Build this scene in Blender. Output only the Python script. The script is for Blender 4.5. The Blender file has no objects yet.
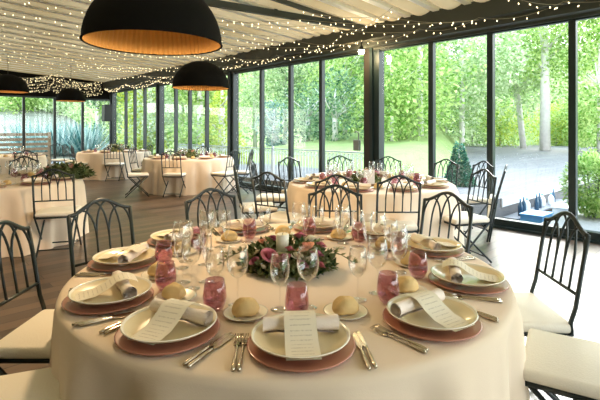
import bpy, math, random
from mathutils import Vector, Matrix
R = random.Random(7)
PI = math.pi
C = bpy.context.scene.collection
sc = bpy.context.scene

# ------------------------------------------------------------------ measures
F, CX, HZ, EYE = 443.0, 300.0, 130.0, 1.40          # focal (px of 600), principal column, horizon row, eye height
U = Vector((-.688, .7257, 0)).normalized()          # along the long glass wall, going away
N = Vector((-.7257, -.688, 0)).normalized()         # from the glass wall into the room
P0 = Vector((3.306, 5.978, 0))
TB, TE = -5.0, 15.27                                # ends of the glass wall
QL = 10.5                                           # room depth
HEAD, CEIL, SLOPE = 2.87, 3.23, .056

def W(t, q, z=0.0):
    return P0 + U * t + N * q + Vector((0, 0, z))
def ceil_z(q): return CEIL + SLOPE * q
def gp(px, d, z=0.0): return Vector(((px - CX) / F * d, d, z))
def wall_t(px):
    k = (px - CX) / F
    return (P0.x - k * P0.y) / (k * U.y - U.x)

# ------------------------------------------------------------------ mesh builder
class MB:
    def __init__(s): s.v = []; s.f = []; s.m = []
    def add(s, vs, fs, mi=0):
        o = len(s.v); s.v += [tuple(x) for x in vs]
        s.f += [tuple(i + o for i in f) for f in fs]; s.m += [mi] * len(fs)
    def box(s, c, size, rz=0.0, mi=0, rx=0.0, ry=0.0):
        c = Vector(c); hx, hy, hz = size[0] / 2, size[1] / 2, size[2] / 2
        M = Matrix.Rotation(rz, 3, 'Z') @ Matrix.Rotation(ry, 3, 'Y') @ Matrix.Rotation(rx, 3, 'X')
        vs = [c + M @ Vector((x * hx, y * hy, z * hz)) for x in (-1, 1) for y in (-1, 1) for z in (-1, 1)]
        s.add(vs, [(0, 1, 3, 2), (4, 6, 7, 5), (0, 4, 5, 1), (2, 3, 7, 6), (0, 2, 6, 4), (1, 5, 7, 3)], mi)
    def bar(s, p0, p1, w, h, mi=0):
        p0, p1 = Vector(p0), Vector(p1); d = (p1 - p0).normalized()
        up = Vector((0, 0, 1)) if abs(d.z) < .95 else Vector((1, 0, 0))
        a = d.cross(up).normalized(); b = a.cross(d).normalized()
        vs = []
        for p in (p0, p1):
            for x, y in ((-1, -1), (1, -1), (1, 1), (-1, 1)): vs.append(p + a * x * w / 2 + b * y * h / 2)
        s.add(vs, [(3, 2, 1, 0), (4, 5, 6, 7), (0, 1, 5, 4), (1, 2, 6, 5), (2, 3, 7, 6), (3, 0, 4, 7)], mi)
    def tube(s, pts, r, n=6, mi=0, cap=True):
        pts = [Vector(p) for p in pts]; k = len(pts)
        rs = r if isinstance(r, (list, tuple)) else [r] * k
        vs = []; fs = []; ref = None
        for i, p in enumerate(pts):
            d = (pts[min(i + 1, k - 1)] - pts[max(i - 1, 0)])
            d = d.normalized() if d.length > 1e-9 else Vector((0, 0, 1))
            if ref is None: ref = Vector((0, 0, 1)) if abs(d.z) < .9 else Vector((1, 0, 0))
            a = d.cross(ref)
            if a.length < 1e-4: a = d.cross(Vector((0, 1, 0)))
            a.normalize(); b = a.cross(d); ref = b if abs(d.dot(b)) < .9 else ref
            for j in range(n):
                t = 2 * PI * j / n
                vs.append(p + (a * math.cos(t) + b * math.sin(t)) * rs[i])
        for i in range(k - 1):
            for j in range(n):
                fs.append((i * n + j, i * n + (j + 1) % n, (i + 1) * n + (j + 1) % n, (i + 1) * n + j))
        if cap:
            fs.append(tuple(range(n - 1, -1, -1))); fs.append(tuple((k - 1) * n + j for j in range(n)))
        s.add(vs, fs, mi)
    def lathe(s, prof, n=24, c=(0, 0, 0), mi=0):
        c = Vector(c); vs = []; fs = []; rings = []
        for r, z in prof:
            if r < 1e-5: rings.append([len(vs)]); vs.append(c + Vector((0, 0, z)))
            else:
                rings.append(list(range(len(vs), len(vs) + n)))
                for j in range(n):
                    t = 2 * PI * j / n; vs.append(c + Vector((r * math.cos(t), r * math.sin(t), z)))
        for a, b in zip(rings, rings[1:]):
            for j in range(n):
                j2 = (j + 1) % n
                if len(a) == 1 and len(b) == 1: continue
                if len(a) == 1: fs.append((a[0], b[j2], b[j]))
                elif len(b) == 1: fs.append((a[j], a[j2], b[0]))
                else: fs.append((a[j], a[j2], b[j2], b[j]))
        s.add(vs, fs, mi)
    def grid(s, fn, nu, nv, mi=0):
        vs = [fn(i / nu, j / nv) for j in range(nv + 1) for i in range(nu + 1)]
        fs = [(j * (nu + 1) + i, j * (nu + 1) + i + 1, (j + 1) * (nu + 1) + i + 1, (j + 1) * (nu + 1) + i)
              for j in range(nv) for i in range(nu)]
        s.add(vs, fs, mi)
    def leaf(s, p, d, n, L, w, mi=0):
        d = d.normalized(); a = d.cross(n)
        if a.length < 1e-4: a = d.cross(Vector((0.3, .5, .8)))
        a.normalize(); nn = a.cross(d)
        s.add([p, p + d * L * .45 + a * w * .5 + nn * L * .06, p + d * L, p + d * L * .45 - a * w * .5 + nn * L * .06], [(0, 1, 2, 3)], mi)
    def mesh(s, name, mats, smooth=False):
        me = bpy.data.meshes.new(name); me.from_pydata(s.v, [], s.f); me.update()
        for m in (mats if isinstance(mats, (list, tuple)) else [mats]): me.materials.append(m)
        me.polygons.foreach_set('material_index', s.m)
        if smooth: me.polygons.foreach_set('use_smooth', [True] * len(s.f))
        return me
    def build(s, name, mats, parent=None, smooth=False, loc=None, rz=0, bevel=0, sub=0):
        o = bpy.data.objects.new(name, s.mesh(name, mats, smooth)); C.objects.link(o)
        if parent is not None: o.parent = parent
        if loc is not None: o.location = loc
        o.rotation_euler = (0, 0, rz)
        if bevel:
            b = o.modifiers.new('b', 'BEVEL'); b.width = bevel; b.segments = 3; b.limit_method = 'ANGLE'
        if sub:
            b = o.modifiers.new('s', 'SUBSURF'); b.levels = sub; b.render_levels = sub
        return o

def tag(o, label, cat, group=None, kind=None):
    if label: o['label'] = label
    if cat: o['category'] = cat
    if group: o['group'] = group
    if kind: o['kind'] = kind
    return o
def empty(name, loc=(0, 0, 0), rz=0.0):
    o = bpy.data.objects.new(name, None); C.objects.link(o)
    o.location = loc; o.rotation_euler = (0, 0, rz); o.empty_display_size = .1
    return o
def struct(o): o['kind'] = 'structure'; return o
def dup(root, loc=None, rz=None):
    r = root.copy(); C.objects.link(r)
    if loc is not None: r.location = loc
    if rz is not None: r.rotation_euler = (0, 0, rz)
    for ch in root.children:
        c = ch.copy(); C.objects.link(c); c.parent = r
        for g in ch.children:
            d = g.copy(); C.objects.link(d); d.parent = c
    return r
class Proto:
    """first use places the object itself, later uses copy it"""
    def __init__(s, make, k=1.0): s.make = make; s.o = None; s.k = k
    def __call__(s, loc, rz, label, cat, group=None):
        if s.o is None:
            s.o = s.make(); o = s.o; o.location = loc; o.rotation_euler = (0, 0, rz); o.scale = (s.k,) * 3
        else: o = dup(s.o, loc, rz)
        if 'group' in o and not group: del o['group']
        return tag(o, label, cat, group)

# ------------------------------------------------------------------ materials
def mat(name, col, rough=.5, metal=0.0, spec=.5, bump=0, bscale=40, var=0, vscale=6, trans=0, coat=0, sheen=0):
    m = bpy.data.materials.new(name); m.use_nodes = True
    nt = m.node_tree; b = nt.nodes['Principled BSDF']
    b.inputs['Base Color'].default_value = (*col, 1); b.inputs['Roughness'].default_value = rough
    b.inputs['Metallic'].default_value = metal; b.inputs['Specular IOR Level'].default_value = spec
    b.inputs['Coat Weight'].default_value = coat; b.inputs['Sheen Weight'].default_value = sheen
    tc = nt.nodes.new('ShaderNodeTexCoord')
    if bump:
        n = nt.nodes.new('ShaderNodeTexNoise'); n.inputs['Scale'].default_value = bscale; n.inputs['Detail'].default_value = 4
        bp = nt.nodes.new('ShaderNodeBump'); bp.inputs['Strength'].default_value = bump; bp.inputs['Distance'].default_value = .02
        nt.links.new(tc.outputs['Object'], n.inputs['Vector']); nt.links.new(n.outputs['Fac'], bp.inputs['Height'])
        nt.links.new(bp.outputs['Normal'], b.inputs['Normal'])
    if var:
        n = nt.nodes.new('ShaderNodeTexNoise'); n.inputs['Scale'].default_value = vscale; n.inputs['Detail'].default_value = 5
        mr = nt.nodes.new('ShaderNodeMapRange'); mr.inputs['To Min'].default_value = 1 - var; mr.inputs['To Max'].default_value = 1 + var
        mx = nt.nodes.new('ShaderNodeMix'); mx.data_type = 'RGBA'; mx.blend_type = 'MULTIPLY'; mx.inputs['Factor'].default_value = 1
        mx.inputs['A'].default_value = (*col, 1)
        nt.links.new(tc.outputs['Object'], n.inputs['Vector']); nt.links.new(n.outputs['Fac'], mr.inputs['Value'])
        nt.links.new(mr.outputs['Result'], mx.inputs['B']); nt.links.new(mx.outputs['Result'], b.inputs['Base Color'])
    return m
def emit(name, col, s, sample=True):
    m = bpy.data.materials.new(name); m.use_nodes = True; nt = m.node_tree; nt.nodes.clear()
    e = nt.nodes.new('ShaderNodeEmission'); o = nt.nodes.new('ShaderNodeOutputMaterial')
    e.inputs['Color'].default_value = (*col, 1); e.inputs['Strength'].default_value = s
    nt.links.new(e.outputs[0], o.inputs[0])
    if not sample: m.cycles.emission_sampling = 'NONE'
    return m
def glass(name, tint=(1, 1, 1), f0=.04, f1=.8, rough=.02, gcol=(1, 1, 1)):
    m = bpy.data.materials.new(name); m.use_nodes = True; nt = m.node_tree; nt.nodes.clear()
    t = nt.nodes.new('ShaderNodeBsdfTransparent'); t.inputs['Color'].default_value = (*tint, 1)
    g = nt.nodes.new('ShaderNodeBsdfGlossy'); g.inputs['Roughness'].default_value = rough; g.inputs['Color'].default_value = (*gcol, 1)
    lw = nt.nodes.new('ShaderNodeLayerWeight'); pw = nt.nodes.new('ShaderNodeMath'); pw.operation = 'POWER'; pw.inputs[1].default_value = 2.6
    nt.links.new(lw.outputs['Facing'], pw.inputs[0]); lw.inputs['Blend'].default_value = .5
    mr = nt.nodes.new('ShaderNodeMapRange'); mr.inputs['To Min'].default_value = f0; mr.inputs['To Max'].default_value = f1
    mx = nt.nodes.new('ShaderNodeMixShader'); o = nt.nodes.new('ShaderNodeOutputMaterial')
    nt.links.new(pw.outputs[0], mr.inputs['Value']); nt.links.new(mr.outputs['Result'], mx.inputs['Fac'])
    nt.links.new(t.outputs[0], mx.inputs[1]); nt.links.new(g.outputs[0], mx.inputs[2]); nt.links.new(mx.outputs[0], o.inputs[0])
    return m
def leafmat(name, c1, c2, c3=None, tr=.5):
    m = bpy.data.materials.new(name); m.use_nodes = True; nt = m.node_tree; nt.nodes.clear()
    g = nt.nodes.new('ShaderNodeNewGeometry'); cr = nt.nodes.new('ShaderNodeValToRGB')
    cr.color_ramp.elements[0].color = (*c1, 1); cr.color_ramp.elements[1].color = (*c2, 1)
    if c3:
        e = cr.color_ramp.elements.new(.9); e.color = (*c3, 1)
    d = nt.nodes.new('ShaderNodeBsdfDiffuse'); t = nt.nodes.new('ShaderNodeBsdfTranslucent')
    mx = nt.nodes.new('ShaderNodeMixShader'); mx.inputs['Fac'].default_value = tr
    o = nt.nodes.new('ShaderNodeOutputMaterial')
    nt.links.new(g.outputs['Random Per Island'], cr.inputs['Fac'])
    nt.links.new(cr.outputs['Color'], d.inputs['Color']); nt.links.new(cr.outputs['Color'], t.inputs['Color'])
    nt.links.new(d.outputs[0], mx.inputs[1]); nt.links.new(t.outputs[0], mx.inputs[2]); nt.links.new(mx.outputs[0], o.inputs[0])
    return m
def planks(name, c1, c2, gap, wid, ln, rough, coat=0, rvar=.1, spec=.5):
    m = bpy.data.materials.new(name); m.use_nodes = True; nt = m.node_tree; b = nt.nodes['Principled BSDF']
    tc = nt.nodes.new('ShaderNodeTexCoord'); br = nt.nodes.new('ShaderNodeTexBrick')
    br.inputs['Color1'].default_value = (*c1, 1); br.inputs['Color2'].default_value = (*c2, 1); br.inputs['Mortar'].default_value = (*gap, 1)
    br.inputs['Scale'].default_value = 1; br.inputs['Brick Width'].default_value = ln; br.inputs['Row Height'].default_value = wid
    br.inputs['Mortar Size'].default_value = .004; br.offset = .37
    mp = nt.nodes.new('ShaderNodeMapping'); mp.inputs['Scale'].default_value = (1.2, 16, 1)
    n = nt.nodes.new('ShaderNodeTexNoise'); n.inputs['Scale'].default_value = 2; n.inputs['Detail'].default_value = 6
    mr = nt.nodes.new('ShaderNodeMapRange'); mr.inputs['To Min'].default_value = .62; mr.inputs['To Max'].default_value = 1.4
    mx = nt.nodes.new('ShaderNodeMix'); mx.data_type = 'RGBA'; mx.blend_type = 'MULTIPLY'; mx.inputs['Factor'].default_value = 1
    L = nt.links.new
    L(tc.outputs['Object'], br.inputs['Vector']); L(tc.outputs['Object'], mp.inputs['Vector']); L(mp.outputs[0], n.inputs['Vector'])
    L(n.outputs['Fac'], mr.inputs['Value']); L(br.outputs['Color'], mx.inputs['A']); L(mr.outputs['Result'], mx.inputs['B'])
    L(mx.outputs['Result'], b.inputs['Base Color'])
    r2 = nt.nodes.new('ShaderNodeMapRange'); r2.inputs['To Min'].default_value = rough - rvar * 1.6; r2.inputs['To Max'].default_value = rough + rvar * 1.6
    L(n.outputs['Fac'], r2.inputs['Value']); L(r2.outputs['Result'], b.inputs['Roughness'])
    b.inputs['Coat Weight'].default_value = coat; b.inputs['Coat Roughness'].default_value = .3; b.inputs['Specular IOR Level'].default_value = spec
    bp = nt.nodes.new('ShaderNodeBump'); bp.inputs['Strength'].default_value = .6; bp.inputs['Distance'].default_value = .006
    L(br.outputs['Fac'], bp.inputs['Height']); bp.invert = True; L(bp.outputs['Normal'], b.inputs['Normal'])
    return m
def printed(name, paper, ink):
    """paper with rows of small handwritten-looking lines across its length (object Y)"""
    m = bpy.data.materials.new(name); m.use_nodes = True; nt = m.node_tree; b = nt.nodes['Principled BSDF']; L = nt.links.new
    tc = nt.nodes.new('ShaderNodeTexCoord'); sx = nt.nodes.new('ShaderNodeSeparateXYZ'); L(tc.outputs['Generated'], sx.inputs[0])
    def mth(op, a, bb=None):
        n = nt.nodes.new('ShaderNodeMath'); n.operation = op
        for i, x in enumerate((a, bb)):
            if x is None: continue
            if isinstance(x, (int, float)): n.inputs[i].default_value = x
            else: L(x, n.inputs[i])
        return n.outputs[0]
    nz = nt.nodes.new('ShaderNodeTexNoise'); nz.inputs['Scale'].default_value = 26; nz.inputs['Detail'].default_value = 2
    L(tc.outputs['Generated'], nz.inputs['Vector'])
    row = mth('FRACT', mth('ADD', mth('MULTIPLY', sx.outputs[1], 15), mth('MULTIPLY', nz.outputs['Fac'], .5)))
    a = mth('LESS_THAN', row, .2)
    w = mth('GREATER_THAN', nz.outputs['Fac'], .46)
    e = mth('LESS_THAN', mth('ABSOLUTE', mth('SUBTRACT', sx.outputs[0], .5)), .33)
    e2 = mth('LESS_THAN', mth('ABSOLUTE', mth('SUBTRACT', sx.outputs[1], .5)), .42)
    k = mth('MULTIPLY', mth('MULTIPLY', mth('MULTIPLY', a, w), mth('MULTIPLY', e, e2)), .38)
    mx = nt.nodes.new('ShaderNodeMix'); mx.data_type = 'RGBA'; mx.inputs['A'].default_value = (*paper, 1); mx.inputs['B'].default_value = (*ink, 1)
    L(k, mx.inputs['Factor']); L(mx.outputs['Result'], b.inputs['Base Color']); b.inputs['Roughness'].default_value = .8
    return m

M = dict(
    iron=mat('black iron', (.014, .024, .026), .38, 0, .5),
    frame=mat('dark green aluminium', (.010, .022, .022), .4),
    brownpost=mat('brown painted steel', (.035, .028, .022), .45),
    beam=mat('dark beam paint', (.055, .058, .047), .6),
    cushion=mat('cream seat fabric', (.88, .83, .72), .9, bump=.15, bscale=120),
    cloth=mat('beige linen', (.82, .67, .51), .85, bump=.08, bscale=260, sheen=.2, var=.03, vscale=3),
    wood=mat('plain wood', (.25, .15, .08), .6, var=.2),
    pallet=mat('pallet wood', (.36, .235, .14), .8, var=.35, vscale=9),
    plate=mat('cream stoneware', (.84, .73, .48), .25, coat=.4),
    platerim=mat('pale stoneware rim', (.90, .85, .72), .25, coat=.4),
    charger=mat('terracotta pink glaze', (.45, .185, .12), .3, coat=.3),
    napkin=mat('blush linen napkin', (.92, .82, .74), .9, bump=.2, bscale=150),
    menu=printed('printed menu paper', (.83, .77, .62), (.22, .17, .12)),
    card=printed('printed white card', (.92, .90, .90), (.3, .25, .3)),
    steel=mat('polished steel', (.62, .55, .44), .18, 1.0),
    bread=mat('crusty bread', (.76, .54, .24), .8, bump=.4, bscale=22, var=.28, vscale=14),
    glass=glass('clear glass', (.985, .985, .98), .05, 1.0, .015),
    pink=glass('pink glass', (.82, .66, .71), .06, .9, .02, (1, .9, .92)),
    pane=glass('window glass', (.97, .985, .975), .015, .22, .0),
    wax=mat('cream candle wax', (.93, .88, .72), .5),
    wick=mat('candle wick', (.05, .04, .03), .9),
    lampblack=mat('black lamp shade fabric', (.004, .0035, .003), .9, 0, .2, bump=.3, bscale=120),
    cable=mat('cable', (.34, .29, .20), .5),
    blackcable=mat('black cable', (.01, .01, .01), .5),
    speaker=mat('black plastic', (.012, .014, .016), .45),
    grey=mat('grey plastic', (.25, .27, .28), .5),
    plaster=mat('beige plaster', (.52, .44, .33), .9, bump=.1),
    concrete=mat('grey concrete', (.22, .22, .23), .85, bump=.2, bscale=9, var=.12),
    grass=mat('grass', (.24, .32, .11), .95, bump=.8, bscale=14, var=.35, vscale=1.5),
    gravel=mat('pale gravel', (.30, .30, .295), .95, bump=.5, bscale=40, var=.12, vscale=3),
    bank=mat('dry pale bank', (.20, .21, .165), .95, bump=.8, bscale=6, var=.5, vscale=1.2),
    bark=mat('pale bark', (.70, .67, .66), .9, bump=.5, bscale=12, var=.25, vscale=5),
    whiteiron=mat('white painted iron', (.72, .76, .78), .5),
    blue=mat('blue plastic crate', (.10, .36, .70), .5),
    whiteplastic=mat('white plastic', (.82, .83, .84), .5),
    alu=mat('pale aluminium rib', (.90, .86, .78), .5),
    rose=mat('dusty pink rose', (.62, .20, .25), .7, var=.25, vscale=30),
    mauve=mat('mauve rose', (.40, .12, .20), .7, var=.25, vscale=30),
    peach=mat('peach rose', (.86, .45, .32), .7, var=.2, vscale=30),
    whiterose=mat('ivory rose', (.88, .82, .66), .7, var=.1, vscale=30),
    yellow=mat('yellow flower', (.85, .70, .12), .7),
    leafdark=leafmat('dark eucalyptus leaves', (.020, .05, .018), (.10, .17, .05), (.30, .33, .15), .15),
    stem=mat('green stem', (.05, .09, .03), .7),
    bottle=mat('teal bottle glass', (.02, .07, .13), .15, 0, .6),
)
# lamp lining: warm pleated fabric
def lining():
    m = mat('orange pleated lamp lining', (.48, .26, .075), .85); nt = m.node_tree; b = nt.nodes['Principled BSDF']; L = nt.links.new
    b.inputs['Emission Color'].default_value = (1, .45, .09, 1); b.inputs['Emission Strength'].default_value = .0
    return m
M['lining'] = lining()
M['bulb'] = emit('warm fairy bulb', (1, .82, .46), 3.2, False)
M['glow'] = emit('lit lamp bulb', (1, .62, .26), 6)
M['spot'] = emit('lit spotlight lens', (1, .82, .5), 120)
M['floor'] = planks('dark wood planks', (.040, .024, .014), (.150, .095, .058), (.006, .004, .003), .145, 1.6, .36, .25, .08, .36)
M['deck'] = planks('weathered deck boards', (.135, .13, .135), (.18, .17, .172), (.05, .05, .05), .16, 3.0, .8)
def fabric():
    m = bpy.data.materials.new('cream awning fabric'); m.use_nodes = True; nt = m.node_tree; nt.nodes.clear(); L = nt.links.new
    d = nt.nodes.new('ShaderNodeBsdfDiffuse'); t = nt.nodes.new('ShaderNodeBsdfTranslucent')
    n = nt.nodes.new('ShaderNodeTexNoise'); n.inputs['Scale'].default_value = .8; n.inputs['Detail'].default_value = 3
    tc = nt.nodes.new('ShaderNodeTexCoord'); cr = nt.nodes.new('ShaderNodeValToRGB')
    cr.color_ramp.elements[0].color = (.50, .36, .18, 1); cr.color_ramp.elements[1].color = (.64, .49, .28, 1)
    cr.color_ramp.elements[0].position = .3; cr.color_ramp.elements[1].position = .6
    mx = nt.nodes.new('ShaderNodeMixShader'); mx.inputs['Fac'].default_value = .12; o = nt.nodes.new('ShaderNodeOutputMaterial')
    L(tc.outputs['Object'], n.inputs['Vector']); L(n.outputs['Fac'], cr.inputs['Fac'])
    L(cr.outputs['Color'], d.inputs['Color']); L(cr.outputs['Color'], t.inputs['Color'])
    L(d.outputs[0], mx.inputs[1]); L(t.outputs[0], mx.inputs[2]); L(mx.outputs[0], o.inputs[0])
    return m
M['awning'] = fabric()

# ------------------------------------------------------------------ setting: floor, ceiling, walls
E = -N                                   # from room towards outside, the direction of planks and ribs
rzE = math.atan2(E.y, E.x)
def local_slab(name, t0, t1, q0, q1, z0, z1, m):
    """slab in the frame of the glass wall: local x = towards outside, local y = along the wall"""
    b = MB(); b.box((-(q0 + q1) / 2, (t0 + t1) / 2, (z0 + z1) / 2), (abs(q1 - q0), t1 - t0, z1 - z0))
    return b.build(name, m, None, loc=P0, rz=rzE)
struct(local_slab('floor', TB, TE + .1, -.12, QL, -.15, 0, M['floor']))
struct(local_slab('wall_left', TB, TE, QL, QL + .15, 0, 4.0, M['plaster']))
struct(local_slab('wall_back', TB - .15, TB, 6.0, QL, 0, 4.0, M['plaster']))
struct(local_slab('trim_80', TB - .15, TB, -.1, 6.0, 2.87, 4.0, M['beam']))
for i in range(4):
    o = struct(local_slab('window_%d' % (40 + i), TB - .1, TB - .02, i * 1.5 - .04, i * 1.5 + .04, 0, 2.9, M['frame']))
    g = local_slab('pane', TB - .07, TB - .058, i * 1.5 + .05, i * 1.5 + 1.45, .02, 2.88, M['pane']); mw = g.matrix_basis.copy(); g.parent = o; g.matrix_parent_inverse = o.matrix_basis.inverted()
# pleated awning ceiling with ribs
b = MB(); PL = .5; npl = int(round((TE - TB + .4) / PL)) ; nt_ = npl * 8; t0c = TB - .1
def cf(u_, v_):
    t = t0c + u_ * npl * PL; q = -.05 + v_ * (QL + .2); fr = (u_ * npl) % 1.0
    return W(t, q, ceil_z(q) + .05 - .11 * math.sin(PI * fr) - .01 * math.sin(q * 1.7 + t))
b.grid(cf, nt_, 14)
struct(b.build('ceiling', M['awning'], None, smooth=True))
for k in range(npl + 1):
    b = MB(); t = t0c + k * PL
    b.bar(W(t, .2, ceil_z(.2) - .01), W(t, QL, ceil_z(QL) - .01), .105, .07)
    struct(b.build('trim_%d' % (k + 1), M['alu']))
# gutter beam over the glass wall, stepped
b = MB()
b.bar(W(TB, .09, 3.05), W(TE + .1, .09, 3.05), .30, .36)
b.bar(W(TB, .30, 3.10), W(TE + .1, .30, 3.10), .16, .26)
b.bar(W(TB, .03, HEAD - .015), W(TE + .1, .03, HEAD - .015), .12, .05)
struct(b.build('trim_60', M['beam']))
# rafter and braces meeting the first pillar
tp = wall_t(374)
b = MB(); b.bar(W(tp, .2, 3.20), W(tp, 7, ceil_z(7) - .10), .05, .06); struct(b.build('trim_61', M['beam']))
b = MB(); b.bar(gp(366, 7.7, 3.16), gp(120, 5.9, 3.30), .07, .10); b.bar(gp(276, 6.93, 3.2), gp(276, 6.93, 3.42), .05, .05)
struct(b.build('trim_62', M['beam']))

# glass wall: pillars, then one window per pane
pill = [(374, .34), (233, .27), (160, .27), (113, .27)]
mull = [660, 573, 491, 432, 322, 291, 262, 207, 190, 176, 145, 135, 126]
for i, (px, w) in enumerate(pill):
    t = wall_t(px); b = MB()
    b.bar(W(t, .02, 0), W(t, .02, 2.9), .16, w) if False else b.box(W(t, .0, 1.44), (.16, w, 2.88), rzE)
    if i == 0:
        b.box(W(t - .02, .10, 1.44), (.05, .06, 2.88), rzE)
        b.box(W(t + .09, .085, 1.44), (.02, .14, 2.88), rzE, 1)
    else: b.box(W(t, .10, 1.44), (.05, .08, 2.88), rzE)
    struct(b.build('trim_%d' % (70 + i), [M['frame'], M['brownpost']]))
edges = sorted([(wall_t(p), .05) for p in mull] + [(wall_t(p), w / 2) for p, w in pill] + [(TB, .05)])
k = 1
for (ta, wa), (tb, wb) in zip(edges, edges[1:]):
    b = MB(); a0, b0 = ta + (wa if wa > .06 else 0), tb - (wb if wb > .06 else 0)
    mw = .085
    if wa <= .06: b.box(W(ta, 0, 1.43), (.09, mw, 2.86), rzE)
    b.box(W((a0 + b0) / 2, 0, .06), (.12, b0 - a0, .12), rzE); b.box(W((a0 + b0) / 2, .05, .015), (.16, b0 - a0, .03), rzE)
    b.box(W((a0 + b0) / 2, 0, 2.84), (.08, b0 - a0, .06), rzE)
    o = struct(b.build('window_%d' % k, M['frame'])); k += 1
    g = MB(); g.box(W((a0 + b0) / 2, -.01, 1.46), (.012, b0 - a0 - .05, 2.72), rzE); g.build('pane', M['pane'], o)
# far wall (perpendicular), glazed, with a deep fascia
def WB(s, z=0, off=0): return W(TE + off, s, z)
b = MB(); 
v = []
for s_ in (-.05, QL):
    for z in (2.57, ceil_z(s_) + .05):
        for o_ in (0, .12): v.append(WB(s_, z, o_))
b.add(v, [(0, 1, 3, 2), (4, 6, 7, 5), (0, 4, 5, 1), (2, 3, 7, 6), (0, 2, 6, 4), (1, 5, 7, 3)])
struct(b.build('wall_far', M['lampblack']))
def wallB_s(px):
    kx = (px - CX) / F; c = W(TE, 0)
    return (kx * c.y - c.x) / (N.x - kx * N.y)
se = [.13] + [wallB_s(p) for p in (83, 55, 24)] + [5.2, 6.8, 8.6, QL]
for a0, b0 in zip(se, se[1:]):
    b = MB(); b.box(WB(b0, 1.28, .05), (.08, .09, 2.57), rzE)
    b.box(WB((a0 + b0) / 2, .05, .05), (b0 - a0, .1, .1), rzE); b.box(WB((a0 + b0) / 2, 2.54, .05), (b0 - a0, .08, .06), rzE)
    o = struct(b.build('window_%d' % k, M['frame'])); k += 1
    g = MB(); g.box(WB((a0 + b0) / 2, 1.3, .06), (b0 - a0 - .06, .012, 2.42), rzE); g.build('pane', M['pane'], o)

# ------------------------------------------------------------------ chairs
def make_chair(folded=False):
    root = empty('folding_chair'); iron = M['iron']; hw = .20
    def bz(z): return -.20 - .075 * (z - .46) / .44                    # lean of the back
    b = MB()
    for s_ in (-1, 1):
        b.tube([(s_ * hw, -.20, .43), (s_ * hw, -.195, .49), (s_ * hw, bz(.56), .56), (s_ * hw, bz(.90), .905)], .0115, 6)
    rail = lambda x: .90 + .070 * .5 * (1 + math.cos(PI * x / hw))
    b.tube([(x, bz(rail(x)), rail(x)) for x in [hw * (-1 + i / 10) for i in range(21)]], .0115, 6)
    b.tube([(-hw, bz(.62), .62), (hw, bz(.62), .62)], .008, 6)
    b.build('back_frame', iron, root, smooth=True)
    b = MB(); g = 2 * hw / 5; sp = .75
    for i in range(1, 5):
        x = -hw + g * i; b.tube([(x, bz(.62), .62), (x, bz(sp), sp)], .0065, 5)
    for i in range(4):
        xm = -hw + g * (i + 1); top = rail(xm) - .004
        for s_ in (-1, 1):
            pts = []
            for j in range(7):
                ph = PI / 2 * j / 6; x = xm + s_ * g * math.cos(ph); z = sp + (top - sp) * math.sin(ph); pts.append((x, bz(z), z))
            b.tube(pts, .0065, 5)
    b.build('arched_back_bars', iron, root, smooth=True)
    for s_ in (-1, 1):
        b = MB(); b.tube([(s_ * hw, -.20, .44), (s_ * hw, .22, .012)] if not folded else [(s_ * hw, -.20, .44), (s_ * hw, -.16, .0125)], .0105, 6); b.build('leg', iron, root, smooth=True)
        b = MB(); x = s_ * (hw - .026); b.tube([(x, .19, .42), (x, -.24, .012)] if not folded else [(x, -.225, .56), (x, -.185, .0125)], .0105, 6); b.build('leg', iron, root, smooth=True)
    b = MB(); q = hw - .012
    b.tube([(-q, -.19, .425), (q, -.19, .425), (q, .20, .425), (-q, .20, .425), (-q, -.19, .425)] if not folded else
           [(-q, -.17, .16), (q, -.17, .16), (q, -.19, .55), (-q, -.19, .55), (-q, -.17, .16)], .011, 6)
    b.build('seat_frame', iron, root, smooth=True)
    for y, x in (((.165, hw), (-.185, hw - .026)) if not folded else ((-.165, hw),)):
        b = MB(); b.tube([(-x, y, .07), (x, y, .07)], .008, 6); b.build('stretcher', iron, root, smooth=True)
    b = MB(); b.box((0, .005, .463) if not folded else (0, -.15, .36), (.42, .42, .05) if not folded else (.40, .04, .40)); b.build('seat_cushion', M['cushion'], root, bevel=.018, smooth=True)
    return root
chairP = Proto(make_chair)
def chair(bx, by, fx, fy, label, group, back=.27):
    f = Vector((fx, fy, 0)).normalized(); p = Vector((bx, by, 0)) + f * back
    return chairP(p, math.atan2(-f.x, f.y), label, 'chair', group)
G1 = 'wrought iron chairs around the nearest table'
chair(1.305, 2.29, -1, .06, 'iron chair with white cushion at right of the front table, back fully in view', G1, .21)
chair(1.135, 1.765, -.854, .52, 'chair whose large cream cushion fills the bottom right corner', G1, .0)
chair(1.0, 3.02, -.854, -.52, 'iron chair behind the right rear plates of the front table, beside the window chairs', G1)
chair(.27, 3.42, -.1, -1, 'iron chair behind the front table, overlapping a chair of the second table', G1)
chair(-.64, 3.2, .68, -.73, 'iron chair standing alone against the floor behind front table, left of the flowers', G1)
chair(-1.22, 2.72, .825, -.565, 'iron chair at the left rear of the front table, bars against dark floor', G1)
chair(-1.31, 2.06, 1, 0, 'iron chair cut by left edge with yellow lit cushion and visible back', G1, .2)
chair(-1.02, 1.47, .934, .357, 'chair showing only its yellow cushion in the bottom left corner', G1, .0)
G2 = 'wrought iron chairs around the second table by the windows'
T2 = (.87, 5.50)
chair(.35, 4.22, .1, 1, 'iron chair with its back to us at left front of the second table', G2)
chair(.93, 4.16, 0, 1, 'iron chair with cream cushion square in front of the second table cloth', G2)
chair(-.32, 4.5, .55, .84, 'iron chair turned obliquely at the left front corner of the second table', G2)
chair(-.78, 5.35, .95, .2, 'iron chair second back along the left side of the second table', G2)
chair(-.66, 6.2, .97, -.1, 'iron chair third back along the left side of the second table', G2)
chair(-.17, 6.95, .6, -.8, 'iron chair at the left rear of the second table before the thin mullion', G2)
chair(.66, 7.35, .08, -1, 'iron chair behind the second table left of the thick pillar', G2)
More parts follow.
